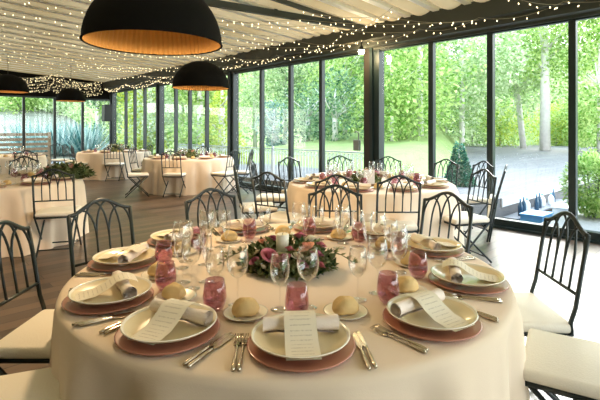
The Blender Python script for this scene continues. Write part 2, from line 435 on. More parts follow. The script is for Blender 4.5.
chair(1.42, 7.15, -.3, -1, 'iron chair behind the second table half hidden before the thick pillar', G2)
chair(2.14, 6.5, -.8, -.6, 'iron chair at the right rear of the second table before the green cone', G2)
G3 = 'spare iron chairs by the right windows'
chair(1.99, 4.82, -.96, -.26, 'nearest iron chair by the window mullion with white cushion, turned left', G3)
chair(2.52, 6.10, -.93, -.30, 'iron chair half hidden behind another at the window mullion', G3)
FC = make_chair(True); FC.location = (2.25, 5.72, .020); FC.rotation_euler = (math.radians(5.5), 0, math.atan2(.9, .42))
tag(FC, 'folded iron chair leaning edge-on beside the window mullion', 'chair', G3)
G4 = 'wrought iron chairs around the third table'
chair(-3.68, 9.25, 1, .4, 'iron chair seen from the side at left of the third table', G4)
chair(-3.98, 10.5, 1, -.05, 'iron chair behind the side-on one at left of the third table', G4)
chair(-2.66, 9.12, .05, 1, 'iron chair with its back to us in front of the third table', G4)
chair(-1.40, 9.42, -.85, .5, 'iron chair at the right front of the third table, turned left', G4)
chair(-1.08, 9.85, -.95, .1, 'iron chair right of the third table next to the pillar', G4)
chair(-2.55, 11.8, .0, -1, 'iron chair on the far side of the third table by the glass', G4)
G5 = 'wrought iron chairs around the farthest table'
chair(-5.10, 12.0, -.1, 1, 'iron chair with its back to us before the farthest table', G5)
chair(-4.45, 13.1, -.95, .2, 'iron chair at right of the farthest table', G5)
chair(-6.35, 12.35, .8, .6, 'iron chair at the left front of the farthest table', G5)
chair(-7.0, 13.2, 1, .1, 'iron chair at left of the farthest table', G5)
chair(-7.75, 14.1, .7, -.5, 'iron chair standing apart, leftmost beside the farthest table', G5)
G6 = 'wrought iron chairs around the left tables'
chair(-2.70, 4.85, -.3, .95, 'iron chair with its back to us before the left table with greenery', G6)
chair(-4.45, 7.15, .3, -.95, 'iron chair facing us behind the left table with greenery', G6)
chair(-5.75, 9.3, -.5, .9, 'iron chair between the two left tables, back to us', G6)

# ------------------------------------------------------------------ tables and cloths
def table(c, r, label, clabel, seed, h=.75):
    rr = random.Random(seed); c = Vector((c[0], c[1], 0))
    t = empty('round_table', c); tag(t, label, 'table', 'round banquet tables'); t.location.z = h - .75
    b = MB(); b.lathe([(0, .72), (r - .02, .72), (r - .01, .73), (r - .02, .742), (0, .742)], 48); b.build('tabletop', M['wood'], t)
    for i in range(4):
        a = PI / 4 + i * PI / 2; x, y = .55 * r * math.cos(a), .55 * r * math.sin(a)
        b = MB(); b.tube([(x, y, .72), (x * 1.15, y * 1.15, .75 - h)], .02, 8); b.build('leg', M['iron'], t)
    b = MB(); n = 160; ph = [rr.uniform(0, 6.28) for _ in range(6)]
    prof = [(0, .75), (r * .5, .75), (r - .03, .75), (r - .008, .748), (r + .006, .740), (r + .012, .722)]
    lev = [.66, .58, .48, .36, .24, .12, .004]
    vs = []; fs = []
    rings = []
    for (q, z) in prof[1:]:
        rings.append([Vector((q * math.cos(2 * PI * j / n), q * math.sin(2 * PI * j / n), z)) for j in range(n)])
    for z in lev:
        k = (.74 - z) / .74; ring = []
        for j in range(n):
            a = 2 * PI * j / n
            f = math.sin(13 * a + ph[0] + .8 * math.sin(3 * a + ph[1])) * .55 + math.sin(21 * a + ph[2] + math.sin(2 * a + ph[3])) * .35 + math.sin(37 * a + ph[4]) * .2
            q = r + .016 + .030 * k + .060 * (k ** .45) * f
            ring.append(Vector((q * math.cos(a), q * math.sin(a), z)))
        rings.append(ring)
    vs.append(Vector((0, 0, .75)))
    for ring in rings: vs += ring
    for j in range(n): fs.append((0, 1 + j, 1 + (j + 1) % n))
    for i in range(len(rings) - 1):
        for j in range(n):
            j2 = (j + 1) % n; a = 1 + i * n; d = a + n
            fs.append((a + j, d + j, d + j2, a + j2))
    b.add(vs, fs)
    o = b.build('tablecloth', M['cloth'], None, smooth=True, loc=c); tag(o, clabel, 'tablecloth', 'beige floor-length tablecloths'); o.scale = (1, 1, h / .75)
T1 = (-.055, 2.21); R1 = 1.01; Z1 = .725
T3 = (-2.63, 10.5); T4 = (-5.6, 13.4); T5 = (-3.86, 5.62); T6 = (-7.45, 11.0)
table(T1, R1, 'large round table nearest us under a beige cloth', 'beige floor-length cloth on the nearest round table', 1, Z1)
table(T2, 1.0, 'round table under a cloth behind the front one, by the windows', 'cloth half tan half white on the second table by the windows', 2)
table(T3, 1.02, 'round clothed table in the middle distance before the second pillar', 'pink-white draped cloth on the third table at mid distance', 3)
table(T4, 1.02, 'farthest round clothed table near the corner pillar', 'tan draped cloth on the farthest table near corner pillar', 4)
table(T5, .98, 'round clothed table at left edge with greenery on it', 'pale draped cloth on the left edge table with greenery', 5)
table(T6, .98, 'round clothed table at far left before the wooden pallets', 'white cloth on the far left table before the pallets', 6)

# ------------------------------------------------------------------ tableware prototypes
def one(name, fn, m, smooth=True, **k):
    def make():
        b = MB(); fn(b); return b.build(name, m, None, smooth=smooth, **k)
    return Proto(make, 1.05)
chargerP = one('charger_plate', lambda b: b.lathe([(0, 0), (.10, 0), (.146, .008), (.159, .012), (.160, .015), (.155, .016), (.11, .006), (0, .005)], 40), M['charger'])
def mk_plate():
    r = empty('dinner_plate')
    b = MB(); b.lathe([(0, 0), (.085, 0), (.142, .020), (.147, .026)], 40); b.lathe([(.137, .0225), (.11, .008), (.09, .0045), (0, .004)], 40); b.build('body', M['plate'], r, smooth=True)
    b = MB(); b.lathe([(.147, .026), (.146, .0285), (.142, .0275), (.137, .0225)], 40); o = b.build('rim', M['platerim'], r, smooth=True); o['label'] = 'paler glazed rim'
    return r
plateP = Proto(mk_plate, 1.05)
def roll(b):
    for s_ in range(1):
        n = 14; L = .115
        pts = [(-L + 2 * L * i / 8, 0, .024) for i in range(9)]
        vs = []; fs = []
        prof = []
        for j in range(46):                                            # spiral section
            a = j * .42; q = .027 * (1 - j / 62); prof.append((q * math.cos(a + 4), q * .95 * math.sin(a + 4)))
        k = len(prof)
        for i in range(7):
            x = -L + 2 * L * i / 6; sq = 1 - .10 * math.sin(i * 1.9) - .06 * (1 if 2 <= i <= 4 else 0)
            for (y, z) in prof: vs.append((x, y * sq, max(.0012, .027 + z * sq) + .002 * math.sin(i)))
        for i in range(6):
            for j in range(k - 1): fs.append((i * k + j, i * k + j + 1, (i + 1) * k + j + 1, (i + 1) * k + j))
        b.add(vs, fs)
napkinP = one('rolled_napkin', roll, M['napkin'])
def menu(b):
    w = .048; path = [(-.128, .0055), (-.09, .007), (-.05, .012), (-.01, .030), (.022, .052), (.05, .058), (.075, .054), (.098, .042)]
    vs = []
    for y, z in path:
        for x in (-w, w): vs.append((x, y, z))
    for y, z in path:
        for x in (-w, w): vs.append((x, y, z + .0006))
    k = len(path); fs = []
    for i in range(k - 1):
        a = 2 * i; fs.append((a, a + 2, a + 3, a + 1)); o = 2 * k; fs.append((o + a, o + a + 1, o + a + 3, o + a + 2))
    b.add(vs, fs)
menuP = one('menu_card', menu, M['menu'], smooth=True)
def mk_knife(L=.225, nm='table_knife'):
    def f():
        r = empty(nm)
        b = MB(); b.tube([(0, -L / 2, .006), (0, -L / 2 + .01, .006), (0, -.01, .006), (0, 0, .005)], [.005, .0062, .0048, .0035], 8); b.build('handle', M['steel'], r, smooth=True)
        b = MB(); y0 = -.002; b.add([(-.003, y0, .004), (.003, y0, .004), (.010, .02, .003), (.010, L / 2 - .03, .002), (.004, L / 2, .002), (-.008, L / 2 - .02, .002), (-.008, .02, .003),
               (-.003, y0, .006), (.003, y0, .006), (.010, .02, .005), (.010, L / 2 - .03, .0035), (.004, L / 2, .003), (-.008, L / 2 - .02, .0035), (-.008, .02, .005)],
              [(6, 5, 4, 3, 2, 1, 0), (7, 8, 9, 10, 11, 12, 13)] + [(i, (i + 1) % 7, 7 + (i + 1) % 7, 7 + i) for i in range(7)]); b.build('blade', M['steel'], r)
        return r
    return f
knifeP = Proto(mk_knife(), 1.05)
def mk_fork():
    r = empty('table_fork')
    b = MB(); b.tube([(0, -.10, .005), (0, -.08, .006), (0, -.01, .006), (0, .03, .004), (0, .042, .003)], [.0055, .006, .003, .003, .005], 8); b.build('handle', M['steel'], r, smooth=True)
    b = MB(); b.box((0, .048, .004), (.024, .018, .002))
    for i in range(4): b.tube([(-.0105 + .007 * i, .055, .004), (-.0105 + .007 * i, .085, .006), (-.0105 + .007 * i, .103, .009)], .0017, 5)
    b.build('tines', M['steel'], r, smooth=True)
    return r
forkP = Proto(mk_fork, 1.05)
breadplateP = one('bread_plate', lambda b: b.lathe([(0, 0), (.05, 0), (.074, .010), (.078, .013), (.074, .013), (.05, .004), (0, .004)], 32), M['platerim'])
def breadm(b):
    n, m_ = 20, 12; vs = []; fs = []
    for j in range(m_ + 1):
        for i in range(n):
            a = 2 * PI * i / n; e = -PI / 2 + PI * j / m_
            x = .049 * math.cos(e) * math.cos(a); y = .041 * math.cos(e) * math.sin(a) * (1 - .12 * math.cos(a)); z = .036 * math.sin(e)
            z = z * 1.15 if z > 0 else z * .55
            z += .004 * math.sin(3 * a + 1) * math.cos(e) - (.006 * math.exp(-(y / .006) ** 2) if z > .01 else 0)
            vs.append((x, y, z + .0165))
    for j in range(m_):
        for i in range(n): fs.append((j * n + i, j * n + (i + 1) % n, (j + 1) * n + (i + 1) % n, (j + 1) * n + i))
    b.add(vs, fs)
breadP = one('bread_roll', breadm, M['bread'])
def tumb(b): b.lathe([(0, .004), (.024, .003), (.032, .012), (.040, .032), (.0425, .050), (.040, .075), (.0335, .112), (.032, .112), (.038, .075), (.0405, .050), (.038, .034), (.028, .018), (0, .014)], 28)
tumblerP = one('pink_tumbler', tumb, M['pink'])
def mk_glass(bowl, stem, name):
    def f():
        r = empty(name)
        b = MB(); b.lathe(bowl, 28); b.build('bowl', M['glass'], r, smooth=True)
        b = MB(); b.lathe([(.0035, .006), (.003, stem * .5), (.0038, stem)], 10); b.build('stem', M['glass'], r, smooth=True)
        b = MB(); b.lathe([(0, .001), (.034, .0015), (.034, .003), (.012, .005), (0, .007)], 28); b.build('foot', M['glass'], r, smooth=True)
        return r
    return f
def bowl(z0, h, rs):
    k = len(rs) - 1; return [(rs[i], z0 + h * i / k) for i in range(k + 1)] + [(max(rs[i] - .0015, 0), z0 + .002 + (h - .002) * i / k) for i in range(k, -1, -1)]
wineP = Proto(mk_glass(bowl(.095, .122, [.003, .026, .036, .0405, .041, .039, .036, .033]), .097, 'wine_glass'), 1.05)
waterP = Proto(mk_glass(bowl(.083, .115, [.003, .022, .031, .035, .0355, .034, .0315, .029]), .085, 'water_goblet'), 1.05)
fluteP = Proto(mk_glass(bowl(.075, .145, [.003, .012, .018, .0215, .0235, .024, .0235, .022]), .077, 'champagne_flute'), 1.05)

def setting(tc, tz, ang, rad, place, table_name, gid, kn=True, detail=2, flute=False, rj=None):
    """ang: degrees anticlockwise seen from above, 0 = the side nearest the camera"""
    rj = rj or R; a = math.radians(ang); out = Vector((math.sin(a), -math.cos(a), 0)); fwd = -out; right = Vector((fwd.y, -fwd.x, 0))
    c = Vector((tc[0], tc[1], 0)) + out * rad; rz = math.atan2(fwd.y, fwd.x) - PI / 2
    at = lambda r_, f_, z: c + right * r_ * 1.05 + fwd * f_ * 1.05 + Vector((0, 0, tz + z))
    j = lambda s_: rj.uniform(-s_, s_)
    L = lambda what: '%s %s, %s' % (what, place, table_name)
    chargerP(at(0, 0, 0), 0, L('terracotta charger plate'), 'plate', 'charger plates ' + gid)
    plateP(at(j(.004), j(.004) + .004, .0172), 0, L('cream dinner plate'), 'plate', 'dinner plates ' + gid)
    nz = .0175 + .009
    napkinP(at(j(.006), .048 + j(.008), nz), rz + j(.12), L('rolled blush napkin'), 'napkin', 'napkins ' + gid)
    if detail > 1:
        menuP(at(j(.006), j(.006), nz), rz + j(.10), L('printed paper menu'), 'menu', 'menus ' + gid)
        for k, dx in enumerate((.172, .189)):
            knifeP(at(dx, -.02 + j(.012), 0), rz + j(.035), L(('inner', 'outer')[k] + ' steel knife'), 'knife', 'knives ' + gid)
            forkP(at(-dx, -.01 + j(.015), 0), rz + j(.035), L(('inner', 'outer')[k] + ' steel fork'), 'fork', 'forks ' + gid)
    bp = at(-.178 + j(.008), .232 + j(.008), 0)
    breadplateP(bp, 0, L('small bread plate'), 'plate', 'bread plates ' + gid)
    breadP(bp + Vector((j(.006), j(.006), .004)), rj.uniform(-.5, .5), L('bread roll'), 'bread', 'bread rolls ' + gid)
    tumblerP(at(.012 + j(.012), .205 + j(.01), 0), 0, L('pink glass tumbler'), 'glass', 'pink tumblers ' + gid)
    wineP(at(.05 + j(.01), .300 + j(.012), 0), 0, L('clear wine glass'), 'glass', 'wine glasses ' + gid)
    waterP(at(-.048 + j(.01), .285 + j(.012), 0), 0, L('clear water goblet'), 'glass', 'water goblets ' + gid)
    if flute: fluteP(at(.002, .385 + j(.01), 0), 0, L('clear champagne flute'), 'glass', 'champagne flutes ' + gid)
nth = ['first', 'second', 'third', 'fourth', 'fifth']
angs = [4, 38, 72, 108, 139, 168, 203, 236, 268, 303, 333]
for i, a in enumerate(angs):
    place = 'at the nearest place' if i == 0 else ('at the %s place rightward from the nearest' % nth[i - 1] if i < 6 else 'at the %s place leftward from the nearest' % nth[10 - i])
    setting(T1, Z1, a, .835, place, 'front table', 'on the front table', flute=i in (3, 4, 5, 7, 8, 9))
for i in range(10):
    a = 18 + i * 36
    place = ('at the %s place rightward from the front' % nth[i] if i < 5 else 'at the %s place leftward from the front' % nth[9 - i])
    setting(T2, .75, a, .80, place, 'second table by windows', 'on the second table', detail=1)
for i, a in enumerate((-5, 30, 65, 100, 150, 190)):
    place = ('at the front place', 'right of the front place', 'at the right place', 'at the right rear place', 'behind the greenery', 'at the left rear place')[i]
    setting(T5, .75, a, .78, place, 'left edge table', 'on the left edge table', detail=1)
for i, a in enumerate((-40, 0, 40, 90, 150, 215, 270)):
    place = ('at the left front place', 'at the front place', 'at the right front place', 'at the right place', 'at the right rear place', 'at the left rear place', 'at the left place')[i]
    setting(T3, .75, a, .82, place, 'third table', 'on the third table', detail=1)
for i, a in enumerate((-40, 5, 50, 100)):
    place = ('at the left front place', 'at the front place', 'at the right front place', 'at the right place')[i]
    setting(T4, .75, a, .82, place, 'farthest table', 'on the farthest table', detail=1)
for i, a in enumerate((20, 65, 110)):
    place = ('at the front place', 'at the right place', 'at the right rear place')[i]
    setting(T6, .75, a, .78, place, 'far left table', 'on the far left table', detail=1)

# ------------------------------------------------------------------ flowers
def rose_mesh(m, r, seed):
    rr = random.Random(seed); b = MB()
    for (n, q, op) in ((3, .25, .1), (5, .45, .35), (6, .65, .6), (7, .85, .85), (8, 1.0, 1.1)):
        off = rr.uniform(0, 6)
        for i in range(n):
            a0 = off + 2 * PI * i / n; wd = 2 * PI / n * .95
            def fn(u, v, a0=a0, wd=wd, q=q, op=op):
                a = a0 + (u - .5) * 2 * wd * .8; e = v * (1.25 - .25 * op)
                rad = r * q * (.25 + .75 * math.sin(e * PI / 2 * .9)) * (1 + .12 * op * v * v)
                z = r * (1.1 - .5 * q) * v ** .8 - r * .5 * op * max(0, v - .75) - .35 * r * (u - .5) ** 2 * v
                return Vector((rad * math.cos(a), rad * math.sin(a), z))
            b.grid(fn, 4, 4)
    return b.mesh('rose', m, True)
roseM = {k: rose_mesh(M[k], .030, i) for i, k in enumerate(('rose', 'mauve', 'peach', 'whiterose'))}
def arrangement(c, L, Wd, H, rz, label, roses, seed, nleaf=900, ll=.05, sprigs=0, hole=None):
    rr = random.Random(seed); root = empty('flower_centrepiece', c, rz); tag(root, label, 'flowers', 'flower centrepieces')
    b = MB()
    for i in range(nleaf):
        a = rr.uniform(0, 2 * PI); e = rr.random() ** .7; el = rr.uniform(.03, 1)
        x = L * .5 * math.cos(a) * math.sqrt(1 - el * el * .8) * rr.uniform(.6, 1.05); y = Wd * .5 * math.sin(a) * math.sqrt(1 - el * el * .8) * rr.uniform(.6, 1.05); z = H * el * rr.uniform(.55, 1) + .004
        d = Vector((x / L, y / Wd, z / H * .6 + rr.uniform(-.5, .35))) + Vector((rr.uniform(-.5, .5),) * 1 + (rr.uniform(-.5, .5), rr.uniform(-.3, .3)))
        l_ = ll * rr.uniform(.6, 1.1)
        if hole and abs(x - hole[0]) < .05 and y < hole[1] + .05 and z > hole[2]: continue
        if z + d.normalized().z * l_ < .004: d.z = abs(d.z)
        b.leaf(Vector((x, y, z)), d, Vector((rr.uniform(-1, 1), rr.uniform(-1, 1), 1)), l_, l_ * rr.uniform(.45, .62))
    b.lathe([(0, .002), (L * .34, .002), (L * .36, H * .35), (L * .22, H * .65), (0, H * .7)], 16)
    b.build('foliage', M['leafdark'], root)
    for i in range(sprigs):
        s_ = -1 if i % 2 else 1; b = MB(); y0 = rr.uniform(-.06, .06)
        pts = [(s_ * (L * .4 + .03 * j), y0 + .006 * j * (1 if i < 2 else -1.5), .07 + .008 * j - .0035 * j * j) for j in range(6)]
        pts = [(x, y, max(z, .012)) for x, y, z in pts]
        b.tube(pts, .0018, 5)
        for p in pts[1:]:
            for k in range(3): b.leaf(Vector(p), Vector((s_ * rr.uniform(.1, .8), rr.uniform(-1, 1), rr.uniform(0, .6))), Vector((0, 0, 1)), .032, .018)
        b.build('sprig', M['leafdark'], root)
    for (x, y, z, k, sc_) in roses:
        o = bpy.data.objects.new('rose', roseM[k]); C.objects.link(o); o.parent = root; o.location = (x, y, z); o.scale = (sc_,) * 3
        o.rotation_euler = (rr.uniform(.2, .7) * (1 if y < 0 else -.5), rr.uniform(-.3, .3) + x * 1.5, rr.uniform(0, 6))
        o['label'] = {'rose': 'dusty pink rose', 'mauve': 'mauve rose', 'peach': 'peach rose', 'whiterose': 'ivory rose'}[k]
    return root
arrangement((-.06, 2.16, Z1), .43, .36, .135, 0, 'rose and eucalyptus centrepiece around a candle on the front table',
    [(-.085, -.115, .085, 'rose', 1.35), (-.012, -.13, .075, 'mauve', 1.15), (.092, -.075, .11, 'peach', 1.35), (.135, -.095, .085, 'mauve', 1.1), (.045, -.115, .085, 'whiterose', .9),
     (.07, -.14, .055, 'mauve', .85), (.115, .01, .13, 'whiterose', 1.1), (-.12, .0, .12, 'peach', .9), (-.075, .05, .125, 'mauve', .9), (.06, .05, .135, 'rose', 1.1), (-.14, -.06, .09, 'whiterose', .6), (.16, .02, .10, 'rose', .9), (-.02, .11, .12, 'whiterose', .9), (-.15, -.1, .06, 'mauve', .8), (.15, -.13, .05, 'rose', .8), (-.11, -.14, .045, 'whiterose', .6), (.01, -.09, .11, 'rose', .8), (.10, -.12, .075, 'whiterose', .6), (-.05, -.14, .05, 'peach', .7)], 11, 2000, .042, 4, (-.025, -.005, .055))
def candle():
    r = empty('pillar_candle')
    b = MB(); b.lathe([(0, 0), (.031, 0), (.031, .168), (.028, .171), (.022, .168), (0, .163)], 28); b.build('wax', M['wax'], r, smooth=True)
    b = MB(); b.tube([(0, 0, .162), (.001, 0, .172), (.003, 0, .178)], .0012, 5); b.build('wick', M['wick'], r)
    return r
o = candle(); o.location = (-.085, 2.155, Z1); tag(o, 'cream pillar candle standing in the front centrepiece', 'candle')
arrangement((.80, 5.45, .75), .36, .34, .14, 0, 'small yellow and white flowers amid the glasses of the second table',
    [(-.08, -.1, .12, 'whiterose', 1.2), (.06, -.1, .12, 'whiterose', 1.1), (0, -.05, .15, 'peach', 1.1), (.12, .02, .12, 'rose', 1.0), (-.12, 0, .12, 'rose', 1.0)], 12, 500, .05)
def rnd_roses(n, L, Wd, H, seed, kinds):
    rr = random.Random(seed); return [(rr.uniform(-.38, .38) * L, rr.uniform(-.38, .38) * Wd, H * rr.uniform(.75, 1.0), rr.choice(kinds), rr.uniform(.8, 1.3)) for _ in range(n)]
arrangement((-3.12, 5.95, .75), .62, .34, .19, .1, 'dark green foliage box with white blossoms on the left table', rnd_roses(12, .62, .34, .17, 3, ['whiterose', 'whiterose', 'peach']), 13, 1100, .07)
arrangement((T3[0] - .05, T3[1], .75), .55, .5, .17, 0, 'greenery with pale blossoms on the third table', rnd_roses(10, .55, .5, .16, 4, ['whiterose', 'peach', 'rose']), 14, 500, .07)
arrangement((T4[0] + .1, T4[1], .75), .75, .5, .22, 0, 'greenery with white blossoms on the farthest table', rnd_roses(12, .75, .5, .2, 5, ['whiterose', 'whiterose', 'peach']), 15, 500, .08)
# table sign on the second table
sg = empty('table_sign', (.80, 5.13, .75)); tag(sg, 'white printed card standing in a holder on the second table', 'sign')
b = MB(); b.box((0, 0, .012), (.12, .05, .024)); b.build('holder', M['wood'], sg)
b = MB(); b.box((0, 0, .105), (.13, .003, .17)); b.build('card', M['card'], sg)

# ------------------------------------------------------------------ pendant lamps
def mk_lamp(D, cord):
    r = empty('dome_pendant_lamp'); h = D / 2
    b = MB(); pr = [(h * math.cos(PI / 2 * i / 12), h * .97 * math.sin(PI / 2 * i / 12)) for i in range(13)]; b.lathe(pr[:12] + [(.03, h * .97), (0, h * .975)], 64)
    b.build('shade', M['lampblack'], r, smooth=True)
    b = MB(); n = 150; vs = []; fs = []; k = 10
    for i in range(k):
        e = PI / 2 * i / k * .93
        for j in range(n):
            q = h * .985 * math.cos(e) * (1 - (.022 if j % 2 else 0)); a = 2 * PI * j / n
            vs.append((q * math.cos(a), q * math.sin(a), h * .94 * math.sin(e) + .003))
    for i in range(k - 1):
        for j in range(n): fs.append((i * n + j, (i + 1) * n + j, (i + 1) * n + (j + 1) % n, i * n + (j + 1) % n))
    b.add(vs, fs); o = b.build('pleated_lining', M['lining'], r); o['label'] = 'orange pleated lining'
    b = MB(); b.lathe([(h + .004, -.004), (h + .006, .004), (h - .008, .006), (h - .010, -.003), (h + .004, -.004)], 64); b.build('rim', M['lampblack'], r, smooth=True)
    b = MB(); b.tube([(0, 0, h * .96), (0, 0, h + cord)], .006, 6); b.build('cord', M['blackcable'], r)
    b = MB(); b.lathe([(0, h * .50), (.05, h * .52), (.065, h * .60), (.05, h * .70), (.03, h * .78), (.03, h * .92), (0, h * .92)], 20); o = b.build('light_bulb', M['glow'], r, smooth=True); o['label'] = 'glowing bulb'
    return r
def lamp(p, D, label, power, i):
    q = (p - P0).dot(N); h = D / 2
    o = mk_lamp(D, ceil_z(q) - p.z - h); o.location = p; tag(o, label, 'lamp', 'black dome pendant lamps')
    l = bpy.data.lights.new('lamp_light', 'SPOT'); l.energy = power; l.color = (1, .70, .40); l.shadow_soft_size = .12; l.spot_size = math.radians(150); l.spot_blend = .6
    lo = bpy.data.objects.new('lamp_light', l); C.objects.link(lo); lo.parent = o; lo.location = (0, 0, h * .38)
lamp(gp(154.5, 3.53, 2.085), 1.06, 'large black dome pendant lamp with orange lining, nearest overhead', 120, 0)
lamp(gp(201, 8.7, 2.22), 1.1, 'black dome pendant lamp beside the second pillar', 110, 1)
lamp(gp(8, 11.6, 2.40), .95, 'black dome pendant lamp cut by the left edge', 60, 2)
lamp(gp(71, 13.0, 2.25), .8, 'smallest black dome pendant lamp, before the far glass wall', 40, 3)

# spotlight on the first pillar
tp0 = wall_t(362)
s0 = empty('spotlight', gp(361.5, 7.75, 2.80)); tag(s0, 'small lit spotlight glowing at top of the thick pillar', 'lamp')
b = MB(); b.lathe([(0, .06), (.03, .06), (.045, 0), (.045, -.02), (.035, -.03)], 16); b.tube([(0, 0, .05), (0, 0, .15)], .01, 6); b.build('housing', M['speaker'], s0, smooth=True)
b = MB(); b.lathe([(0, -.075), (.04, -.062), (.055, -.03), (.045, .0), (0, .01)], 16); o = b.build('light_bulb', M['spot'], s0, smooth=True); o['label'] = 'bright bulb'
l = bpy.data.lights.new('spot_light', 'POINT'); l.energy = 14; l.color = (1, .75, .4); l.shadow_soft_size = .05
lo = bpy.data.objects.new('spot_light', l); C.objects.link(lo); lo.parent = s0; lo.location = (0, 0, -.12)
# loudspeaker at the corner pillar
sp = empty('loudspeaker', gp(107, 16.2, 1.72), rzE); tag(sp, 'black loudspeaker mounted at the far corner pillar', 'loudspeaker')
b = MB(); b.box((0, 0, .3), (.28, .30, .60)); b.build('cabinet', M['speaker'], sp, bevel=.02)
b = MB(); b.tube([(.1, .1, .3), (.25, .62, .3)], .02, 6); b.build('bracket', M['iron'], sp)
b = MB(); b.box((-.02, -.155, .3), (.24, .012, .54)); b.build('grille', M['speaker'], sp)
# lock box on pillar
lb = empty('wall_box', W(wall_t(361), .12, 1.02), rzE); tag(lb, 'grey control box with a hooked handle low on the thick pillar', 'control box')
b = MB(); b.box((0, 0, .1), (.07, .13, .2)); b.build('body', M['grey'], lb, bevel=.01)
b = MB(); b.tube([(0, -.04, .2), (0, -.04, .33), (0, .02, .36), (0, .05, .33)], .012, 6); b.build('handle', M['grey'], lb, smooth=True)

# ------------------------------------------------------------------ fairy lights
bb = MB(); bb.lathe([(0, -.024), (.005, -.020), (.0072, -.012), (.006, 0), (0, .004)], 6); bulb_me = bb.mesh('bulb', M['bulb'], True)
nstr = [0]
def fairy(pts, sag, label, step=.14, jit=.035, cat='light string', grp='fairy light strings'):
    """a swag through pts, each span sagging"""
    path = []
    for (a, b_) in zip(pts, pts[1:]):
        n = max(4, int((b_ - a).length / .12))
        for i in range(n):
            u = i / n; p = a.lerp(b_, u); p = p + Vector((0, 0, -sag * 4 * u * (1 - u))); path.append(p)
    path.append(pts[-1])
    root = empty('fairy_light_string', path[0]); tag(root, label, cat, grp)
    b = MB(); b.tube([p - path[0] for p in path], .0032, 4); b.build('cable', M['cable'], root)
    acc = .06; k = 0; rr = random.Random(nstr[0] * 31 + 5); nstr[0] += 1
    for a, c in zip(path, path[1:]):
        L = (c - a).length
        while acc < L and k < 100:
            p = a.lerp(c, acc / L) - path[0] + Vector((rr.uniform(-jit, jit), rr.uniform(-jit, jit), -.004 - rr.uniform(0, jit)))
            o = bpy.data.objects.new('bulb', bulb_me); C.objects.link(o); o.parent = root; o.location = p
            o.rotation_euler = (rr.uniform(-.7, .7), rr.uniform(-.7, .7), 0); acc += step * rr.uniform(.8, 1.2); k += 1
        acc -= L
    return root
cz = lambda q: ceil_z(q) - .10
tm = [wall_t(p) for p in (700, 573, 491, 432, 374, 322, 291, 262, 233, 207, 176, 160, 135, 113)]
# swags along the gutter beam (one per bay) and strings fanning up to the ceiling
names_b = ['at the right frame edge', 'over the rightmost pane', 'over the second pane from right', 'over the third pane from right', 'left of the thick pillar', 'over the second pane left of the thick pillar', 'over the third pane left of the thick pillar', 'up to the second pillar', 'just beyond the second pillar', 'behind the second pendant lamp', 'up to the third pillar', 'just beyond the third pillar', 'next to the far corner']
for i in range(len(tm) - 1):
    a, b_ = tm[i], tm[i + 1]
    fairy([W(a, .40, 2.98), W(b_, .40, 2.98)], .09, 'fairy lights drooping along the dark beam ' + names_b[i], .17)
for j, (i0, i1, q, z0) in enumerate([(2, 4, 1.9, 2.95), (3, 5, 2.4, 2.95), (2, 6, 3.2, 2.95), (4, 6, 1.4, 2.95), (4, 8, 2.0, 2.95), (6, 8, 1.2, 2.92), (6, 9, 2.6, 2.92), (7, 11, 1.6, 2.92), (8, 11, 2.6, 2.92), (5, 3, 1.1, 2.95), (1, 2, 2.3, 2.95), (9, 12, 1.3, 2.92)]):
    lab = ['from the second mullion', 'from the third mullion', 'longest from the second mullion', 'from the thick pillar, short', 'from the thick pillar, long', 'from the third thin mullion', 'from the third thin mullion, higher', 'above the second pillar, low', 'above the second pillar, high', 'crossing back toward the right panes', 'from the rightmost mullion', 'above the third pillar'][j]
    fairy([W(tm[i0], .40, z0), W((tm[i0] + tm[i1]) / 2, (q + .4) / 2, (z0 + cz(q)) / 2 - .02), W(tm[i1], q, cz(q))], .07, 'fairy lights slanting up to the ceiling ' + lab, .15)
# strings over the left of the ceiling
for j in range(9):
    t = 4.4 + j * .95; q0, q1 = 1.0 + .5 * (j % 3), 9.6
    fairy([W(t, q0, cz(q0)), W(t + .3, 3.6, cz(3.6)), W(t - .1, 6.4, cz(6.4)), W(t + .2, q1, cz(q1))], .08, 'fairy lights across the pale ceiling, %s row counted from nearest' % ['first', 'second', 'third', 'fourth', 'fifth', 'sixth', 'seventh', 'eighth', 'ninth'][j], .17, .06)
# dense swags in front of the far fascia
for j in range(7):
    z = 3.22 - j * .075; q1 = 7.5
    fairy([W(TE - .16 - .03 * j, .5, z), W(TE - .16, 2.2, z + .03), W(TE - .16, 3.9, z + .05), W(TE - .16, 5.6, z + .09)], .10 + .03 * (j % 3), 'fairy lights over the far dark fascia, %s row counted from the top' % ['first', 'second', 'third', 'fourth', 'fifth', 'sixth', 'seventh'][j], .085, .05)
for j in range(3):
    fairy([W(TE - .6 - .5 * j, 1.0, 3.05), W(TE - 1.6 - .5 * j, 2.6, 3.12), W(TE - .4, 4.0 + j * .4, 3.05)], .16, 'fairy lights looping out from the far corner, %s of three' % ['lowest', 'middle', 'highest'][j], .11, .05)
fairy([W(TE - .3, .4, 2.98), W(TE - 2.4, .5, 2.98), W(TE - 4.6, .45, 2.95), W(TE - 6.5, .45, 2.95)], .16, 'thick fairy light garland along the beam beyond the second lamp', .075, .06)

